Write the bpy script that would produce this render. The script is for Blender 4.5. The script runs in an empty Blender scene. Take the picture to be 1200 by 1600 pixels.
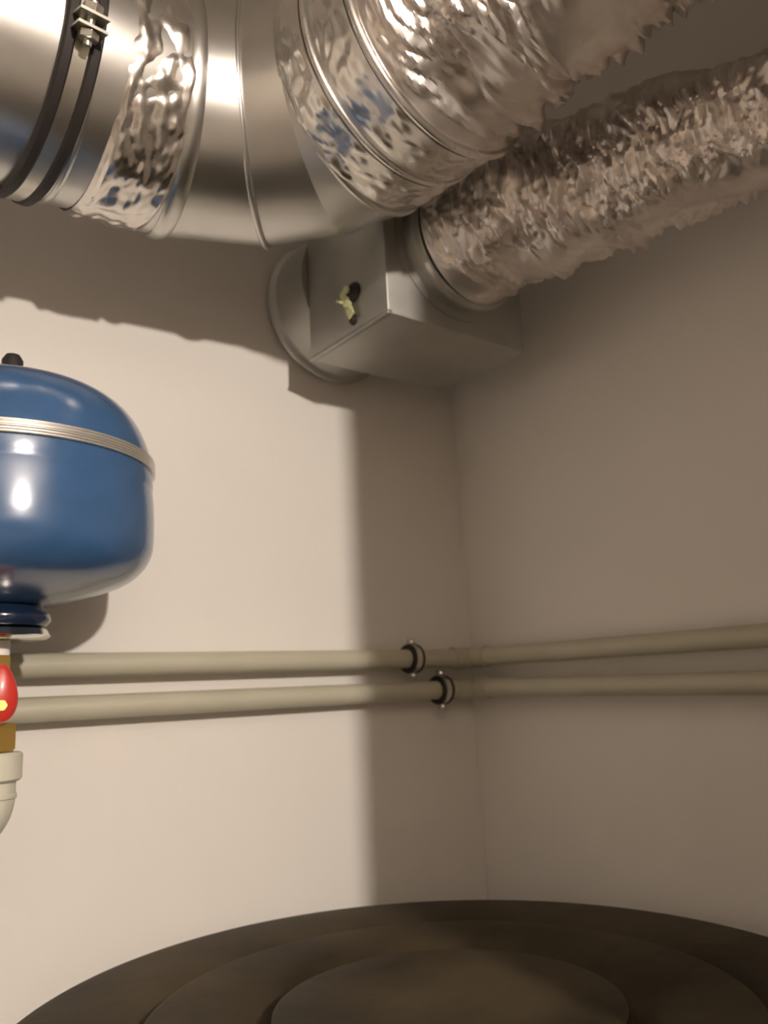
import bpy, bmesh, math, random
from math import sin, cos, pi, radians, atan, sqrt
from mathutils import Vector, Matrix, noise
random.seed(4)
C = bpy.context.scene
COL = C.collection
Zf, Zc = -1.50, 0.95            # floor and ceiling, heights counted from the eye level of the photographer

# ------------------------------------------------------------------ materials
def mat(name, col, rough=.5, metal=0., coat=0., spec=None):
    m = bpy.data.materials.new(name); m.use_nodes = True
    b = m.node_tree.nodes['Principled BSDF']
    b.inputs['Base Color'].default_value = (*col, 1)
    b.inputs['Roughness'].default_value = rough
    b.inputs['Metallic'].default_value = metal
    b.inputs['Coat Weight'].default_value = coat
    b.inputs['Coat Roughness'].default_value = .16
    if spec is not None: b.inputs['Specular IOR Level'].default_value = spec
    return m

def vary(m, scale, c1, c2, detail=4, bump=0., bscale=None, lo=.35, hi=.65, stretch=(1, 1, 1), dist=.002, rough=None):
    """procedural colour variation and bump in object space"""
    nt = m.node_tree; n = nt.nodes; l = nt.links; b = n['Principled BSDF']
    tc = n.new('ShaderNodeTexCoord'); mp = n.new('ShaderNodeMapping'); mp.inputs['Scale'].default_value = stretch
    l.new(tc.outputs['Object'], mp.inputs['Vector'])
    no = n.new('ShaderNodeTexNoise'); no.inputs['Scale'].default_value = scale; no.inputs['Detail'].default_value = detail
    l.new(mp.outputs[0], no.inputs['Vector'])
    cr = n.new('ShaderNodeValToRGB')
    cr.color_ramp.elements[0].position = lo; cr.color_ramp.elements[0].color = (*c1, 1)
    cr.color_ramp.elements[1].position = hi; cr.color_ramp.elements[1].color = (*c2, 1)
    l.new(no.outputs['Fac'], cr.inputs['Fac']); l.new(cr.outputs['Color'], b.inputs['Base Color'])
    if rough:
        mr = n.new('ShaderNodeMapRange'); mr.inputs['To Min'].default_value = rough[0]; mr.inputs['To Max'].default_value = rough[1]
        l.new(no.outputs['Fac'], mr.inputs['Value']); l.new(mr.outputs[0], b.inputs['Roughness'])
    if bump:
        n2 = n.new('ShaderNodeTexNoise'); n2.inputs['Scale'].default_value = bscale or scale; n2.inputs['Detail'].default_value = 6
        l.new(mp.outputs[0], n2.inputs['Vector'])
        bp = n.new('ShaderNodeBump'); bp.inputs['Strength'].default_value = bump; bp.inputs['Distance'].default_value = dist
        l.new(n2.outputs['Fac'], bp.inputs['Height']); l.new(bp.outputs[0], b.inputs['Normal'])
    return m

WALL = (.80, .765, .715)
m_wall = vary(mat('wall_paint', WALL, .9, spec=.2), 2.5, (.79, .757, .712), (.82, .785, .738), bump=.35, bscale=55, dist=.002)
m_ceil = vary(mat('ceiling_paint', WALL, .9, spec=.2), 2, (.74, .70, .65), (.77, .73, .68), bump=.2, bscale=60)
m_passage = vary(mat('passage_paint', (.3, .25, .2), .9, spec=.2), 3, (.20, .165, .13), (.23, .19, .15))
m_floor = vary(mat('floor_concrete', (.3, .28, .25), .8), 6, (.26, .24, .21), (.34, .31, .28), bump=.3, bscale=40)
m_galv = vary(mat('galvanised_steel', (.66, .65, .62), .3, 1.), 9, (.62, .61, .58), (.70, .69, .66), rough=(.27, .37))
m_galv2 = vary(mat('dull_galvanised_steel', (.5, .49, .46), .45, .85), 12, (.42, .415, .385), (.49, .485, .45), rough=(.42, .55))
m_foil = vary(mat('aluminium_foil', (.80, .75, .73), .26, 1.), 14, (.68, .63, .60), (.90, .85, .81), rough=(.28, .52))
m_tape = vary(mat('foil_tape', (.8, .77, .73), .22, 1.), 20, (.72, .68, .64), (.86, .83, .79), rough=(.15, .35))
m_blue = vary(mat('blue_enamel', (.03, .12, .30), .24, 0, .6), 30, (.038, .100, .225), (.044, .112, .25), bump=.05, bscale=300, dist=.0005)
m_navy = mat('dark_blue_enamel', (.010, .020, .048), .15, 0, .7)
m_strap = mat('stainless_strap', (.82, .80, .76), .38, .9)
m_chrome = mat('chrome', (.75, .74, .72), .14, 1.)
m_dark = mat('black_rubber', (.022, .017, .015), .6)
m_yellow = mat('yellow_zinc_glint', (.72, .74, .42), .35, .3)  # damper lever zinc, pale because lamp highlights are put into its colour
m_zinc = vary(mat('zinc_plated_steel', (.62, .60, .55), .35, 1.), 40, (.55, .54, .48), (.68, .66, .58))
m_brass = mat('brass', (.86, .58, .17), .3, .85)
m_red = mat('red_plastic', (.56, .035, .025), .35, 0, .3)
m_pipe = vary(mat('grey_pvc', (.50, .47, .385), .42), 20, (.49, .47, .36), (.52, .49, .385))
m_fit = vary(mat('light_grey_pvc', (.60, .58, .48), .42), 20, (.58, .56, .46), (.62, .60, .50))
m_lid = vary(mat('dark_brown_plastic', (.055, .043, .030), .6, spec=.25), 7, (.028, .021, .010), (.070, .053, .030), bump=.5, bscale=22, dist=.004, rough=(.55, .7))
m_jacket = vary(mat('tank_jacket', (.09, .075, .06), .6), 9, (.08, .066, .052), (.10, .085, .068))
m_white = mat('white_ptfe', (.85, .84, .80), .5)
m_cord = mat('lamp_cord', (.8, .8, .78), .5)

# ------------------------------------------------------------------ object helpers
def link(name, bm, m, parent=None, smooth=True, sharp=None, kind=None):
    me = bpy.data.meshes.new(name)
    bmesh.ops.recalc_face_normals(bm, faces=bm.faces)
    bm.to_mesh(me); bm.free()
    me.materials.append(m)
    if smooth:
        me.polygons.foreach_set('use_smooth', [True] * len(me.polygons))
        me.set_sharp_from_angle(angle=radians(sharp or 40))
    o = bpy.data.objects.new(name, me); COL.objects.link(o)
    if parent:                          # part geometry is kept relative to the base of its thing
        top = parent.parent or parent
        me.transform(Matrix.Translation(-top.location)); o.parent = parent
    if kind: o['kind'] = kind
    return o

def thing(name, label, cat, loc=(0, 0, 0), group=None):
    o = bpy.data.objects.new(name, None); COL.objects.link(o)
    o.location = loc; o.empty_display_size = .05
    o['label'] = label; o['category'] = cat
    if group: o['group'] = group
    return o

def box(bm, lo, hi, bevel=0., rot=None, seg=2):
    lo, hi = Vector(lo), Vector(hi)
    c = (lo + hi) / 2; s = hi - lo
    r = bmesh.ops.create_cube(bm, size=1, matrix=Matrix.Translation(c) @ (rot.to_4x4() if rot else Matrix()) @ Matrix.Diagonal((*s, 1)))
    if bevel:
        es = list({e for v in r['verts'] for e in v.link_edges})
        bmesh.ops.bevel(bm, geom=es, offset=bevel, segments=seg, affect='EDGES', profile=.5)

def frame(n):
    n = Vector(n).normalized()
    up = Vector((0, 0, 1)) if abs(n.z) < .9 else Vector((1, 0, 0))
    u = n.cross(up).normalized(); v = u.cross(n).normalized()
    return n, u, v

def lathe(bm, c, axis, prof, seg=64, closed=False, noise_f=None):
    """revolve (t along axis, r) profile about axis through c"""
    c = Vector(c); n, u, v = frame(axis)
    rings = []
    for (t, r) in prof:
        if r < 1e-6:
            rings.append([bm.verts.new(c + n * t)]); continue
        ring = []
        for k in range(seg):
            a = 2 * pi * k / seg
            rr = r + (noise_f(t, a) if noise_f else 0)
            ring.append(bm.verts.new(c + n * t + (u * cos(a) + v * sin(a)) * rr))
        rings.append(ring)
    pairs = list(zip(rings, rings[1:]))
    if closed: pairs.append((rings[-1], rings[0]))
    for A, B in pairs:
        for k in range(seg):
            k2 = (k + 1) % seg
            if len(A) == 1 and len(B) == 1: break
            if len(A) == 1: bm.faces.new((A[0], B[k], B[k2]))
            elif len(B) == 1: bm.faces.new((A[k], B[0], A[k2]))
            else: bm.faces.new((A[k], B[k], B[k2], A[k2]))

def hexnut(bm, c, axis, r, t, bevel=.0006):
    c = Vector(c); n, u, v = frame(axis)
    A = [bm.verts.new(c + (u * cos(k * pi / 3) + v * sin(k * pi / 3)) * r) for k in range(6)]
    B = [bm.verts.new(w.co + n * t) for w in A]
    bm.faces.new(A); bm.faces.new(B)
    es = [bm.faces.new((A[k], A[(k + 1) % 6], B[(k + 1) % 6], B[k])) for k in range(6)]
    bmesh.ops.bevel(bm, geom=list({e for f in es for e in f.edges}), offset=bevel, segments=2, affect='EDGES')

def sweep(bm, pts, r, seg=24, cap=True):
    """round tube through points, radius number or list"""
    pts = [Vector(p) for p in pts]; n = len(pts)
    T = [(pts[min(i + 1, n - 1)] - pts[max(i - 1, 0)]).normalized() for i in range(n)]
    _, u, _ = frame(T[0]); rings = []
    for i in range(n):
        u = (u - T[i] * u.dot(T[i])).normalized(); v = T[i].cross(u)
        rr = r[i] if isinstance(r, (list, tuple)) else r
        rings.append([bm.verts.new(pts[i] + (u * cos(2 * pi * k / seg) + v * sin(2 * pi * k / seg)) * rr) for k in range(seg)])
    for A, B in zip(rings, rings[1:]):
        for k in range(seg): bm.faces.new((A[k], A[(k + 1) % seg], B[(k + 1) % seg], B[k]))
    if cap: bm.faces.new(rings[0]); bm.faces.new(rings[-1])

def arc(c, a0, a1, r, n, e1, e2):
    c, e1, e2 = Vector(c), Vector(e1), Vector(e2)
    return [c + e1 * (r * cos(a0 + (a1 - a0) * i / n)) + e2 * (r * sin(a0 + (a1 - a0) * i / n)) for i in range(n + 1)]

# ------------------------------------------------------------------ the room
def slab(name, lo, hi, m):
    bm = bmesh.new(); box(bm, lo, hi)
    return link(name, bm, m, smooth=False, kind='structure')
XL, YD, YH = -1.75, -1.07, -3.25       # side wall, doorway wall, end of the passage
slab('wall_left', (XL - .1, 0, Zf), (.1, .1, Zc), m_wall)
slab('wall_right', (0, YD - .1, Zf), (.1, 0, Zc), m_wall)
slab('wall_side', (XL - .1, YD - .1, Zf), (XL, 0, Zc), m_wall)
slab('wall_passage_side', (XL - .1, YH, Zf), (XL, YD - .1, Zc), m_passage)
bm = bmesh.new()                        # unseen doorway wall, added so its jamb keeps lamp light off the right wall
JX = -.541
box(bm, (JX, YD - .1, Zf), (0, YD, Zc)); box(bm, (XL, YD - .1, Zf), (-1.45, YD, Zc)); box(bm, (-1.45, YD - .1, .80), (JX, YD, Zc))
link('wall_front_blocker', bm, m_wall, smooth=False, kind='structure')
slab('wall_passage', (.5, YH, Zf), (.6, YD - .1, Zc), m_passage)
slab('wall_back', (XL - .1, YH - .1, Zf), (.6, YH, Zc), m_passage)
slab('wall_stub', (.1, YD - .1, Zf), (.5, YD, Zc), m_wall)
slab('floor', (XL - .1, YH - .1, Zf - .1), (.6, .1, Zf), m_floor)
slab('ceiling', (XL - .1, YH - .1, Zc), (.6, .1, Zc + .1), m_ceil)

# ------------------------------------------------------------------ rigid ventilation duct with elbow
YA, ZA, RD = -.250, .650, .131
D = thing('ventilation_duct', 'large shiny round metal ventilation duct bending in the corner above the blue tank', 'duct', (-.64, YA, ZA))
Q = [Vector((XL, YA, ZA)), Vector((-.650, YA - .002, ZA)), Vector((-.552, -.284, .654)), Vector((-.496, -.334, .658)), Vector((-.474, -.382, .661)), Vector((-.462, -.510, .663))]
dirs = [(b - a).normalized() for a, b in zip(Q, Q[1:])]
planes = [dirs[0]] + [(a + b).normalized() for a, b in zip(dirs, dirs[1:])] + [dirs[-1]]
planes[2] = Vector((cos(radians(-38)), sin(radians(-38)), 0))
def duct_piece(i, R=RD, seg=128, s0=0., s1=1.):
    """one straight piece, its ends cut on the mitre planes"""
    bm = bmesh.new(); d = dirs[i]; _, u, v = frame(d); n = 24
    A = []
    for j in range(n + 1):
        A.append([])
    for k in range(seg):
        a = 2 * pi * k / seg
        off = (u * cos(a) + v * sin(a)) * R
        o = Q[i] + off
        ta = (Q[i] - o).dot(planes[i]) / d.dot(planes[i])
        tb = (Q[i + 1] - o).dot(planes[i + 1]) / d.dot(planes[i + 1])
        for j in range(n + 1):
            A[j].append(bm.verts.new(o + d * (ta + (tb - ta) * j / n)))
    for P, S in zip(A, A[1:]):
        for k in range(seg): bm.faces.new((P[k], P[(k + 1) % seg], S[(k + 1) % seg], S[k]))
    return bm
link('straight_duct', duct_piece(0), m_galv, D)
for i in (1, 2, 3): link('elbow_segment', duct_piece(i), m_galv, D)
link('duct_end', duct_piece(4), m_galv, D)
def bead(name, c, n, R, w, h, m, parent, lobes=1, ell=None):
    bm = bmesh.new(); prof = []
    N = 10
    for i in range(N + 1):
        t = -w / 2 + w * i / N
        prof.append((t, R + h * abs(sin(pi * lobes * i / N)) ** .6))
    prof += [(w / 2, R - .003), (-w / 2, R - .003)]
    lathe(bm, c, n, prof, seg=128, closed=True)
    return link(name, bm, m, parent)
bead('seam_ring', (-.764, YA, ZA), (1, 0, 0), RD, .007, .0014, m_galv, D)
bead('seam_ring', Q[1], planes[1], RD + .0012, .020, .003, m_galv, D)
bead('seam_ring', Q[2], planes[2], RD + .0030, .007, .0022, m_galv, D)
bead('seam_ring', Q[4], planes[4], RD + .0010, .009, .0030, m_galv, D)
bead('seam_ring', Q[4].lerp(Q[5], .50), dirs[4], RD, .007, .0035, m_tape, D)
bead('end_ring', Q[4].lerp(Q[5], .985), dirs[4], RD, .009, .0055, m_tape, D)

def crumple(p, s):
    """faceted crease pattern from cell distances"""
    d, _ = noise.voronoi(p * s)
    return d[1] - d[0]
def foil_sleeve(name, c, n, R, length, amp, parent, lump=None, m=m_tape):
    bm = bmesh.new(); seg = 260; nt = max(10, int(length / .0017)); cc = Vector(c)
    def f(t, a):
        p = Vector((t * 34, cos(a) * 3.2, sin(a) * 3.2))
        h = amp * (crumple(p, 1.0) * 1.2 + .5 * noise.noise(p * 2.7) + .25 * crumple(p * 2.1, 1.3))
        if lump: h += .6 * lump(t, a)
        e = min((t + length / 2) / .006, (length / 2 - t) / .006, 1)
        return max(h, 0) * max(e, 0)
    lathe(bm, c, n, [(-length / 2 + length * i / nt, R + .0008) for i in range(nt + 1)], seg=seg, noise_f=f)
    return link(name, bm, m, parent, sharp=28)
# frame((1,0,0)): u = x cross z = -y (towards the viewer), v = up; a=-90deg is the underside
foil_sleeve('foil_tape', (-.701, YA, ZA), (1, 0, 0), RD, .076, .0042, D,
            lump=lambda t, a: .009 * math.exp(-((a - radians(285)) / .45) ** 2) * (1 + .6 * noise.noise(Vector((t * 60, a * 4, 3)))))
foil_sleeve('foil_tape', Q[4].lerp(Q[5], .26), dirs[4], RD, .050, .0034, D)
foil_sleeve('foil_tape', Q[4].lerp(Q[5], .75), dirs[4], RD, .046, .0020, D)

# ------------------------------------------------------------------ clamp that hangs the duct
az = radians(4); cn = Vector((cos(az), sin(az), 0))
cc = Vector((-.790, YA, ZA))
K = thing('duct_clamp', 'black rubber lined metal clamp around the large duct with bolted lug', 'clamp', cc)
for s in (-1, 1):
    bm = bmesh.new()
    lathe(bm, cc + cn * (.0125 * s), cn, [(-.0058, RD + .0005), (-.0058, RD + .006), (-.0035, RD + .0085), (.0035, RD + .0085), (.0058, RD + .006), (.0058, RD + .0005)], seg=128, closed=True)
    link('rubber_lining', bm, m_dark, K)
bm = bmesh.new()
lathe(bm, cc, cn, [(-.0085, RD + .002), (-.0085, RD + .006), (.0085, RD + .006), (.0085, RD + .002)], seg=128, closed=True)
link('steel_band', bm, m_zinc, K)
_, cu, cv = frame(cn)                   # cu towards the viewer, cv up
tl = radians(-20)                       # the lugs sit a little below and above the duct's sides
lu = cu * cos(tl) + cv * sin(tl); lv = cv * cos(tl) - cu * sin(tl)
rot = Matrix((cn, lu, lv)).transposed()
for s in (1, -1):
    lug = cc + lu * s * (RD + .018)
    bm = bmesh.new()
    for dz in (-.006, .006):
        M = Matrix.Translation(lug + lv * dz) @ rot.to_4x4() @ Matrix.Diagonal((.027, .022, .0025, 1))
        bmesh.ops.create_cube(bm, size=1, matrix=M)
    lg = link('clamp_lug', bm, m_zinc, K, smooth=False)
    bm = bmesh.new()
    lathe(bm, lug - lv * .020, lv, [(0, 0), (0, .0038), (.040, .0038), (.040, 0)], seg=20)
    hexnut(bm, lug + lv * .008, lv, .0095, .008); hexnut(bm, lug - lv * .015, lv, .0095, .007)
    link('bolt', bm, m_zinc, lg)
bm = bmesh.new()
lathe(bm, cc + cv * (RD + .004), cv, [(0, 0), (0, .010), (.020, .010), (.020, .004), (Zc - cc.z - RD - .0045, .004), (Zc - cc.z - RD - .0045, 0)], seg=24)
link('hanger_rod', bm, m_zinc, K)

# ------------------------------------------------------------------ crinkled flexible ducts
def catmull(P, n):
    P = [Vector(p) for p in P]; P = [P[0] * 2 - P[1]] + P + [P[-1] * 2 - P[-2]]; out = []
    for i in range(1, len(P) - 2):
        for j in range(n):
            t = j / n; a, b, c, d = P[i - 1:i + 3]
            out.append(.5 * ((2 * b) + (c - a) * t + (2 * a - 5 * b + 4 * c - d) * t * t + (3 * b - a - 3 * c + d) * t ** 3))
    out.append(P[-2]); return out
def flex(name, path, rad, amp, seed, parent, under=.3, step=.0020, seg=280, wave=0., m=m_foil, crown=None, dent=None):
    pts = catmull(path, 60)
    # resample evenly
    L = [0]
    for a, b in zip(pts, pts[1:]): L.append(L[-1] + (b - a).length)
    N = int(L[-1] / step); even = []; k = 0
    for i in range(N + 1):
        s = L[-1] * i / N
        while k < len(L) - 2 and L[k + 1] < s: k += 1
        t = (s - L[k]) / max(L[k + 1] - L[k], 1e-9); even.append(pts[k].lerp(pts[k + 1], min(t, 1)))
    bm = bmesh.new(); rings = []; up = Vector((0, 0, 1))
    for i, c in enumerate(even):
        s = L[-1] * i / N
        T = (even[min(i + 1, N)] - even[max(i - 1, 0)]).normalized()
        u = T.cross(up).normalized(); v = u.cross(T)      # u: side, v: up
        R0 = rad(s / L[-1]); ring = []
        for k2 in range(seg):
            a = 2 * pi * k2 / seg; ca, sa = cos(a), sin(a)
            # folds run round the duct, leaning slightly along it
            q = Vector((s * 50 + sa * 1.2 + seed, ca * .8, sa * .8))
            warp = noise.noise(Vector((s * 20 + seed, ca * 2.0, sa * 2.0)))
            q.x += warp * .9
            f1 = crumple(q, 1.0)                                     # long creased facets
            f2 = crumple(Vector((s * 100 + seed + sa * 2.2 + warp * 1.2, ca * 1.7, sa * 1.7)), 1.0)
            f3 = noise.noise(Vector((s * 14 + seed * 2, ca * 1.3, sa * 1.3)))
            f4 = noise.noise(Vector((s * 170 + seed, ca * 9, sa * 9)))
            fr = sa + .92 + .32 * noise.noise(Vector((s * 75 + seed, 2.5, 0))) + .12 * noise.noise(Vector((s * 19, 7.5, 0)))
            w = under + (1 - under) * min(1, max(0, fr / .16))       # ragged lower limit of the creases
            if crown: w *= 1 - (1 - crown) * min(1, max(0, (sa - .25 + .3 * f3) / .4))
            h = amp * w * (1.25 * f1 + .55 * f2 + .14 * f4) + amp * .9 * f3 - amp * .5
            if dent: h += dent(s, a)
            h += wave * noise.noise(Vector((s * 9 + seed, .5, sa * .8)))
            e = min(1, s / .03)
            ring.append(bm.verts.new(c + (u * ca + v * sa) * (R0 + h * e)))
        rings.append(ring)
    for A, B in zip(rings, rings[1:]):
        for k2 in range(seg): bm.faces.new((A[k2], A[(k2 + 1) % seg], B[(k2 + 1) % seg], B[k2]))
    return link(name, bm, m, parent, sharp=24)
P1 = [(-.462, -.507, .663), (-.4575, -.555, .664), (-.447, -.66, .665), (-.425, -.80, .662), (-.40, -.95, .648), (-.385, YD + .004, .645)]
r1 = lambda t: .130 - .015 * min(1, t * 6)
F1 = thing('flexible_duct', 'large crinkled foil flexible duct running to the top right from the metal elbow', 'duct', P1[0])
def hollow(s, a):
    d = (a - radians(292)) / .33
    return -.030 * math.exp(-d * d - ((s - .055) / .026) ** 2)
flex('foil_hose', P1, r1, .0185, 3.1, F1, under=.12, dent=hollow)

BX0, BX1, BY0, BY1, BZ0, BZ1 = -.368, -.118, -.282, -.100, .469, .700
P2 = [(-.247, BY0 - .030, .590), (-.242, -.37, .592), (-.215, -.50, .583), (-.180, -.68, .562), (-.155, -.86, .545), (-.150, YD + .004, .540)]
r2 = lambda t: .0905 - .013 * min(1, t * 1.6)
F2 = thing('flexible_duct', 'smaller crinkled foil flexible duct leaving the grey metal box in the corner', 'duct', P2[0])
flex('foil_hose', P2, r2, .0155, 17.7, F2, under=.15, seg=240, wave=.012, crown=.30)

# ------------------------------------------------------------------ duct box in the corner
B = thing('duct_box', 'grey sheet metal ventilation box in the corner below the duct elbow', 'duct box', ((BX0 + BX1) / 2, (BY0 + BY1) / 2, BZ0))
bm = bmesh.new(); box(bm, (BX0, BY0, BZ0), (BX1, BY1, BZ1), .003); link('housing', bm, m_galv2, B, sharp=35)
bm = bmesh.new()                        # folded joint strips along the lower side edge
box(bm, (BX0 - .0015, BY0 - .0015, BZ0 - .0015), (BX0 + .006, BY1, BZ0 + .004), .001)
link('folded_edge', bm, m_galv2, B)
bm = bmesh.new()
SC = Vector((-.272, BY1, .600)); SL = -BY1
lathe(bm, SC, (0, 1, 0), [(0, .107), (.070, .107), (.074, .109), (.078, .1135), (.082, .1155), (.086, .1155), (.088, .112), (.090, .107), (.0985, .107), (.0985, .09), (0, .09)], seg=96, closed=True)
link('round_spigot', bm, m_galv2, B)
bm = bmesh.new()
lathe(bm, (-.247, BY0, .590), (0, -1, 0), [(0, .102), (.003, .102), (.005, .0925), (.018, .091), (.022, .0955), (.027, .0955), (.031, .091), (.034, .091), (.034, .08), (0, .08)], seg=96, closed=True)
link('hose_collar', bm, m_galv2, B)
# damper lever on the side face
lc = Vector((BX0, -.213, .5135))
bm = bmesh.new()
lathe(bm, lc + Vector((0, .000, .012)), (-1, 0, 0), [(0, 0), (0, .0135), (.004, .0135), (.006, .010), (.010, .007), (.010, 0)], seg=28)
link('damper_knob', bm, m_dark, B)
bm = bmesh.new()
rr = Matrix.Rotation(radians(-24), 3, 'X')
M = Matrix.Translation(lc + Vector((-.009, .006, -.004))) @ rr.to_4x4() @ Matrix.Diagonal((.003, .014, .048, 1)); r_ = bmesh.ops.create_cube(bm, size=1, matrix=M)
bmesh.ops.bevel(bm, geom=list(bm.edges), offset=.0012, segments=2, affect='EDGES')
hexnut(bm, lc + Vector((-.010, .002, .014)), (-1, 0, 0), .006, .004)
for s in (-1, 1):                       # wings of the locking nut
    M = Matrix.Translation(lc + Vector((-.016, .003 + s * .007, -.006 + s * .004))) @ Matrix.Rotation(s * .5, 4, 'X') @ Matrix.Diagonal((.010, .008, .003, 1)); bmesh.ops.create_cube(bm, size=1, matrix=M)
link('damper_lever', bm, m_yellow, B, sharp=30)
bm = bmesh.new(); lathe(bm, lc + Vector((0, .003, -.026)), (-1, 0, 0), [(0, 0), (0, .0075), (.003, .0075), (.006, .004), (.006, 0)], seg=20)
link('screw', bm, m_dark, B)

# ------------------------------------------------------------------ blue expansion vessel
TX, TY, TR = -.780, -.166, .1420
T = thing('expansion_vessel', 'round glossy blue expansion vessel with steel strap on the wall', 'expansion vessel', (TX, TY, .09))
bm = bmesh.new()
zt, zb = .327, .098
prof = [(zb, 0)]
for i in range(1, 9):                   # shallow bottom dish
    r = .105 * i / 8; prof.append((zb + .020 * (r / .105) ** 2, r))
for i in range(1, 13):                  # lower shoulder
    a = radians(-68 + 68 * i / 12); prof.append((.118 + .044 * (sin(a) + sin(radians(68))) / sin(radians(68)), .105 + (TR + .0014 - .105) * (cos(a) - cos(radians(68))) / (1 - cos(radians(68)))))
prof += [(z, TR + .002 - (z - .178) ** 2 / .75) for z in (.168, .174, .180, .186, .192, .198, .204, .210, .215)]
prof += [(.218, TR - .0002), (.221, TR + .0004)]
for i in range(1, 19):                  # upper shoulder and crown
    t = i / 18; a = radians(90 * t)
    prof.append((.227 + (zt - .227) * sin(a) ** 1.02, TR * cos(a) ** .55 if i < 18 else 0))
lathe(bm, (TX, TY, 0), (0, 0, 1), prof, seg=128)
o = link('vessel_body', bm, m_blue, T, sharp=60)
bm = bmesh.new()
sz = .241
pr = [(-.0065, .1405)]
for i in range(25):
    t = -.0065 + .013 * i / 24; pr.append((t, .1440 + .0006 * sin(i * pi / 2.4)))
pr.append((.0065, .1405))
lathe(bm, (TX, TY, sz), (0, 0, 1), pr, seg=128, closed=True)
link('steel_strap', bm, m_strap, T)
bm = bmesh.new()                        # strap bracket to the wall
box(bm, (TX - .02, TY + .138, sz - .0065), (TX + .02, TY + .148, sz + .0065), .001)
box(bm, (TX - .025, -.004, sz - .03), (TX + .025, -.0005, sz + .03), .001)
box(bm, (TX - .012, TY + .146, sz - .0065), (TX + .012, -.003, sz + .0065), .001)
link('wall_bracket', bm, m_zinc, T)
bm = bmesh.new()
lathe(bm, (TX - .001, TY - .004, zt - .004), (0, 0, 1), [(0, 0), (0, .0105), (.032, .0105), (.038, .007), (.040, 0)], seg=28)
link('valve_cap', bm, m_dark, T)
bm = bmesh.new()                        # flange under the vessel
lathe(bm, (TX, TY, 0), (0, 0, 1), [(.110, 0), (.110, .034), (.096, .040), (.092, .046), (.086, .047), (.080, .042), (.080, 0)], seg=64)
link('flange', bm, m_navy, T, sharp=50)
bm = bmesh.new()
lathe(bm, (TX, TY, 0), (0, 0, 1), [(.0795, 0), (.0795, .038), (.077, .044), (.071, .047), (.068, .043), (.068, .013), (.068, 0)], seg=64)
link('flange_ring', bm, m_chrome, T)
bm = bmesh.new(); lathe(bm, (TX, TY, 0), (0, 0, 1), [(.067, 0), (.067, .0105), (.0535, .0105), (.0535, 0)], seg=32)
link('threaded_nipple', bm, m_white, T)

# valve and pipe below it
VX, VY = TX - .004, TY - .002
V = thing('ball_valve', 'brass ball valve with red lever handle under the blue vessel', 'valve', (VX, VY, .01))
bm = bmesh.new()
hexnut(bm, (VX, VY, .038), (0, 0, 1), .0155, .015, .001)
lathe(bm, (VX, VY, 0), (0, 0, 1), [(-.008, .0), (-.008, .012), (.006, .019), (.016, .0215), (.028, .019), (.040, .013), (.040, 0)], seg=40)
hexnut(bm, (VX, VY, -.036), (0, 0, 1), .0235, .026, .0015)
lathe(bm, (VX, VY, .016), (-.1, -1, 0), [(.0, 0), (.0, .010), (.030, .009), (.030, 0)], seg=24)
link('valve_body', bm, m_brass, V, sharp=35)
n_ = Vector((-.1, -1, 0)).normalized(); _, hu, hv = frame(n_)
bm = bmesh.new()                        # lever: tapered rounded plate
hc = Vector((VX + .003, VY, .016)) + n_ * .030
out = []
for i in range(40):
    a = 2 * pi * i / 40; x = cos(a); y = sin(a)
    w = .0105 + .0072 * (y * .5 + .5)
    out.append((hu * x * w + hv * (-y * .026 + .001)) * 1.0)
A = [bm.verts.new(hc + p) for p in out]; A2 = [bm.verts.new(hc + p + n_ * .008) for p in out]; A3 = [bm.verts.new(hc + p * .82 + n_ * .011) for p in out]
for P_, S_ in ((A, A2), (A2, A3)):
    for k in range(40): bm.faces.new((P_[k], P_[(k + 1) % 40], S_[(k + 1) % 40], S_[k]))
bm.faces.new(A); bm.faces.new(A3)
lh = link('lever_handle', bm, m_red, V, sharp=50)
bm = bmesh.new(); hexnut(bm, hc + n_ * .0105 - hv * .010, n_, .0052, .004)
link('handle_screw', bm, m_brass, lh, sharp=35)

EP = thing('pipe_elbow', 'light grey plastic pipe elbow below the brass valve', 'pipe fitting', (VX, VY, -.06))
bm = bmesh.new()
lathe(bm, (VX, VY, 0), (0, 0, 1), [(-.037, 0), (-.037, .027), (-.039, .0295), (-.061, .0295), (-.063, .027), (-.063, 0)], seg=48)
link('socket', bm, m_fit, EP, sharp=35)
bm = bmesh.new()
path = [Vector((VX, VY, -.060)), Vector((VX, VY, -.076))] + arc((VX - .030, VY, -.076), 0, -pi / 2, .030, 12, (1, 0, 0), (0, 0, 1))[1:]
path += [Vector((VX - .075, VY, -.106))]
sweep(bm, path, .0245, 36)
lathe(bm, (VX, VY, -.079), (0, 0, 1), [(0, .0245), (.001, .0257), (.004, .0257), (.005, .0245)], seg=40)
link('elbow_body', bm, m_fit, EP, sharp=35)
bm = bmesh.new()
sweep(bm, [(VX - .074, VY, -.106), (XL + .001, VY, -.106)], .0205, 32)
link('outlet_pipe', bm, m_fit, EP)

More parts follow.
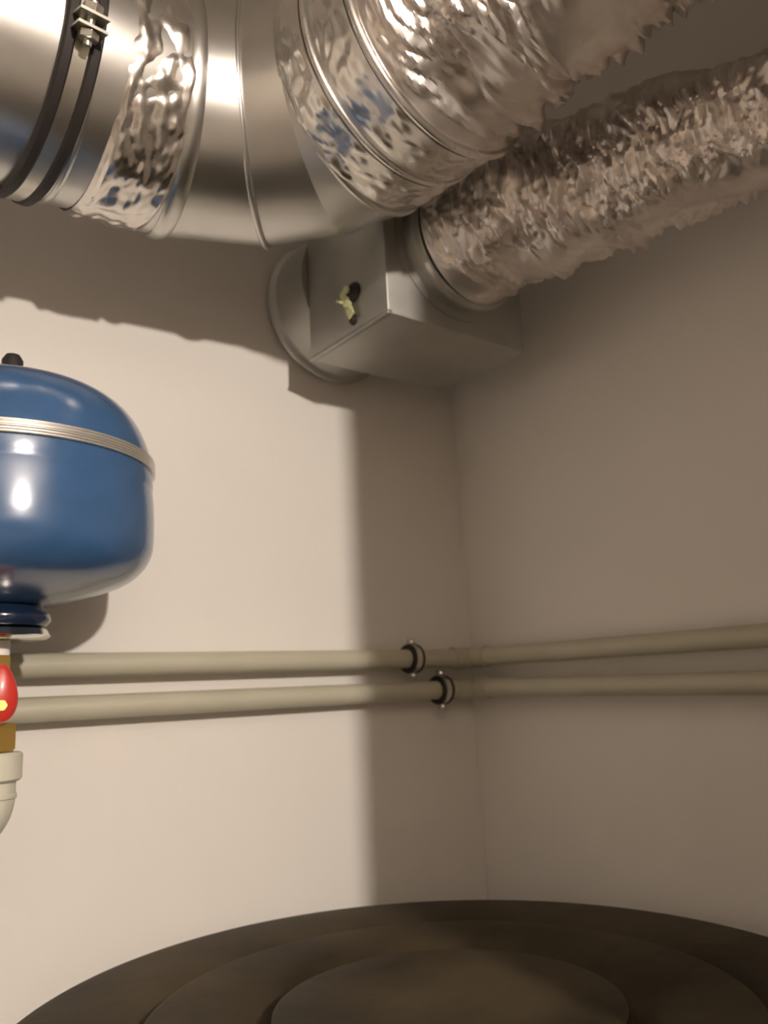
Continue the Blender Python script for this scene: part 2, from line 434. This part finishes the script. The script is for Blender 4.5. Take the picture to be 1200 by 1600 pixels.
# ------------------------------------------------------------------ two grey pipes along both walls
def wall_pipe(z0, zr, off, rp, label):
    zend = z0 + (zr - z0) * 2.0
    t = thing('wall_pipe', label, 'pipe', (-off - .04, -off, z0))
    bm = bmesh.new(); sweep(bm, [(XL + .001, -off, z0), (-off - .030, -off, z0)], rp, 32); link('pipe_run', bm, m_pipe, t)
    bm = bmesh.new(); sweep(bm, [(-off, -off - .030, z0), (-off, YD + .001, zend)], rp, 32); link('pipe_run', bm, m_pipe, t)
    bm = bmesh.new()
    p = [Vector((-off - .040, -off, z0)), Vector((-off - .022, -off, z0))] + arc((-off - .016, -off - .016, z0), pi / 2, 0, .016, 8, (1, 0, 0), (0, 1, 0)) + [Vector((-off, -off - .022, z0)), Vector((-off, -off - .040, z0 + (zend - z0) * .01))]
    sweep(bm, p, rp + .0028, 32); link('corner_fitting', bm, m_pipe, t, sharp=40)
    return t
RP = .0142
wall_pipe(.0500, .0440, .0300, RP, 'upper of the two grey plastic pipes crossing the walls and turning at the corner')
wall_pipe(.0010, -.0100, .0300, RP, 'lower of the two grey plastic pipes crossing the walls and turning at the corner')

# pipe clips
def clip(x, z, label):
    off = .030; t = thing('pipe_clip', label, 'pipe clip', (x, -off, z), 'pipe clips near the corner'); c = Vector((x, -off, z))
    bm = bmesh.new()
    lathe(bm, c, (1, 0, 0), [(-.0095, RP), (-.0095, .0215), (-.0065, .0225), (-.0062, .0195), (.0062, .0195), (.0065, .0225), (.0095, .0215), (.0095, RP)], seg=48, closed=True)
    link('rubber_lining', bm, m_dark, t, sharp=35)
    bm = bmesh.new()
    lathe(bm, c, (1, 0, 0), [(-.0058, .0188), (-.0058, .0208), (.0058, .0208), (.0058, .0188)], seg=48, closed=True)
    link('steel_band', bm, m_zinc, t, sharp=35)
    for s in (-1, 1):
        bm = bmesh.new()
        box(bm, (x - .006, -off - .0030, z + s * .0245 - .0065), (x + .006, -off - .0010, z + s * .0245 + .0065), .0004)
        box(bm, (x - .006, -off + .0010, z + s * .0245 - .0065), (x + .006, -off + .0030, z + s * .0245 + .0065), .0004)
        ear = link('clip_ear', bm, m_zinc, t, sharp=35)
        bm = bmesh.new()
        lathe(bm, (x, -off - .0030, z + s * .0255), (0, -1, 0), [(-.008, 0), (-.008, .002), (0, .002), (0, .0042), (.002, .0042), (.0034, .0025), (.0034, 0)], seg=20)
        link('screw', bm, m_chrome, ear, sharp=35)
    bm = bmesh.new(); lathe(bm, (x, -off + .0208, z), (0, 1, 0), [(0, 0), (0, .004), (off - .0213, .004), (off - .0213, 0)], seg=16)
    link('wall_stud', bm, m_zinc, t, sharp=35)
    return t
def copy_tree(o, delta, label):
    r = o.copy(); COL.objects.link(r); r.location = o.location + Vector(delta); r['label'] = label
    for ch in list(o.children):
        c = ch.copy(); COL.objects.link(c); c.parent = r
        for g in list(ch.children):
            d = g.copy(); COL.objects.link(d); d.parent = c
    return r
c1 = clip(-.153, .0500, 'black lined metal clip around the upper grey pipe')
copy_tree(c1, (.056, 0, -.0490), 'black lined metal clip around the lower grey pipe, nearest the corner')

# ------------------------------------------------------------------ storage tank with round lid
SX, SY, SR, SZ = -.458, -.425, .390, -.270
S = thing('storage_tank', 'large dark brown round storage tank lid with concentric rings below the pipes', 'storage tank', (SX, SY, Zf))
bm = bmesh.new()
lathe(bm, (SX, SY, 0), (0, 0, 1), [(SZ - .002, 0), (SZ - .001, .060), (SZ + .003, .120), (SZ + .005, .148), (SZ + .003, .153), (SZ - .020, .156), (SZ - .022, .164), (SZ - .014, .174), (SZ - .004, .195), (SZ + .001, .225), (SZ + .005, .256), (SZ + .003, .263), (SZ - .015, .266), (SZ - .016, .273), (SZ - .008, .281), (SZ - .001, .300), (SZ + .001, .372), (SZ - .002, .385), (SZ - .012, SR), (SZ - .055, SR), (SZ - .055, SR - .02)], seg=160)
link('lid', bm, m_lid, S, sharp=50)
bm = bmesh.new()
lathe(bm, (SX, SY, 0), (0, 0, 1), [(Zf + .001, 0), (Zf + .001, .360), (Zf + .03, .372), (SZ - .05, .372), (SZ - .05, 0)], seg=96)
link('tank_body', bm, m_jacket, S, sharp=50)

# ------------------------------------------------------------------ lamp in the passage behind the photographer
LP = Vector((-.877, -2.25, .600))
Lp = thing('pendant_lamp', 'bare bulb hanging from the ceiling behind the doorway', 'lamp', LP)
bm = bmesh.new(); bmesh.ops.create_uvsphere(bm, u_segments=32, v_segments=20, radius=.027, matrix=Matrix.Translation(LP))
m_bulb = bpy.data.materials.new('lit_bulb'); m_bulb.use_nodes = True
nt = m_bulb.node_tree; nt.nodes.clear(); em = nt.nodes.new('ShaderNodeEmission'); ou = nt.nodes.new('ShaderNodeOutputMaterial')
em.inputs['Color'].default_value = (1, .885, .782, 1); em.inputs['Strength'].default_value = 4350
nt.links.new(em.outputs[0], ou.inputs[0])
link('bulb', bm, m_bulb, Lp)
bm = bmesh.new(); lathe(bm, LP + Vector((0, 0, .026)), (0, 0, 1), [(0, 0), (0, .014), (.05, .018), (.055, 0)], seg=24); link('socket', bm, m_cord, Lp)
bm = bmesh.new(); sweep(bm, [LP + Vector((0, 0, .078)), (LP.x, LP.y, Zc)], .003, 12); link('cord', bm, m_cord, Lp)

# ------------------------------------------------------------------ world and camera
w = bpy.data.worlds.new('world'); C.world = w; w.use_nodes = True
w.node_tree.nodes['Background'].inputs[0].default_value = (0, 0, 0, 1)
cam = bpy.data.cameras.new('camera'); co = bpy.data.objects.new('camera', cam); COL.objects.link(co); C.camera = co
f = 1300.; P = atan(283 / f); roll = radians(2.83); yaw = radians(52)
F0 = Vector((cos(yaw), sin(yaw), 0)); R0 = Vector((sin(yaw), -cos(yaw), 0)); U0 = Vector((0, 0, 1))
F = F0 * cos(P) + U0 * sin(P); U1 = U0 * cos(P) - F0 * sin(P)
Rv = R0 * cos(roll) - U1 * sin(roll); Uv = U1 * cos(roll) + R0 * sin(roll)
Mx = Matrix((Rv, Uv, -F)).transposed().to_4x4(); Mx.translation = Vector((-.98, -1.037, 0))
co.matrix_world = Mx
cam.dof.use_dof = True; cam.dof.focus_distance = .64; cam.dof.aperture_fstop = 7.5
cam.lens = 36 * f / 1600; cam.sensor_width = 36; cam.clip_start = .01
vs = C.view_settings; vs.view_transform = 'Standard'; vs.look = 'None'; vs.gamma = 1; vs.use_curve_mapping = False
vs.exposure = 0.0
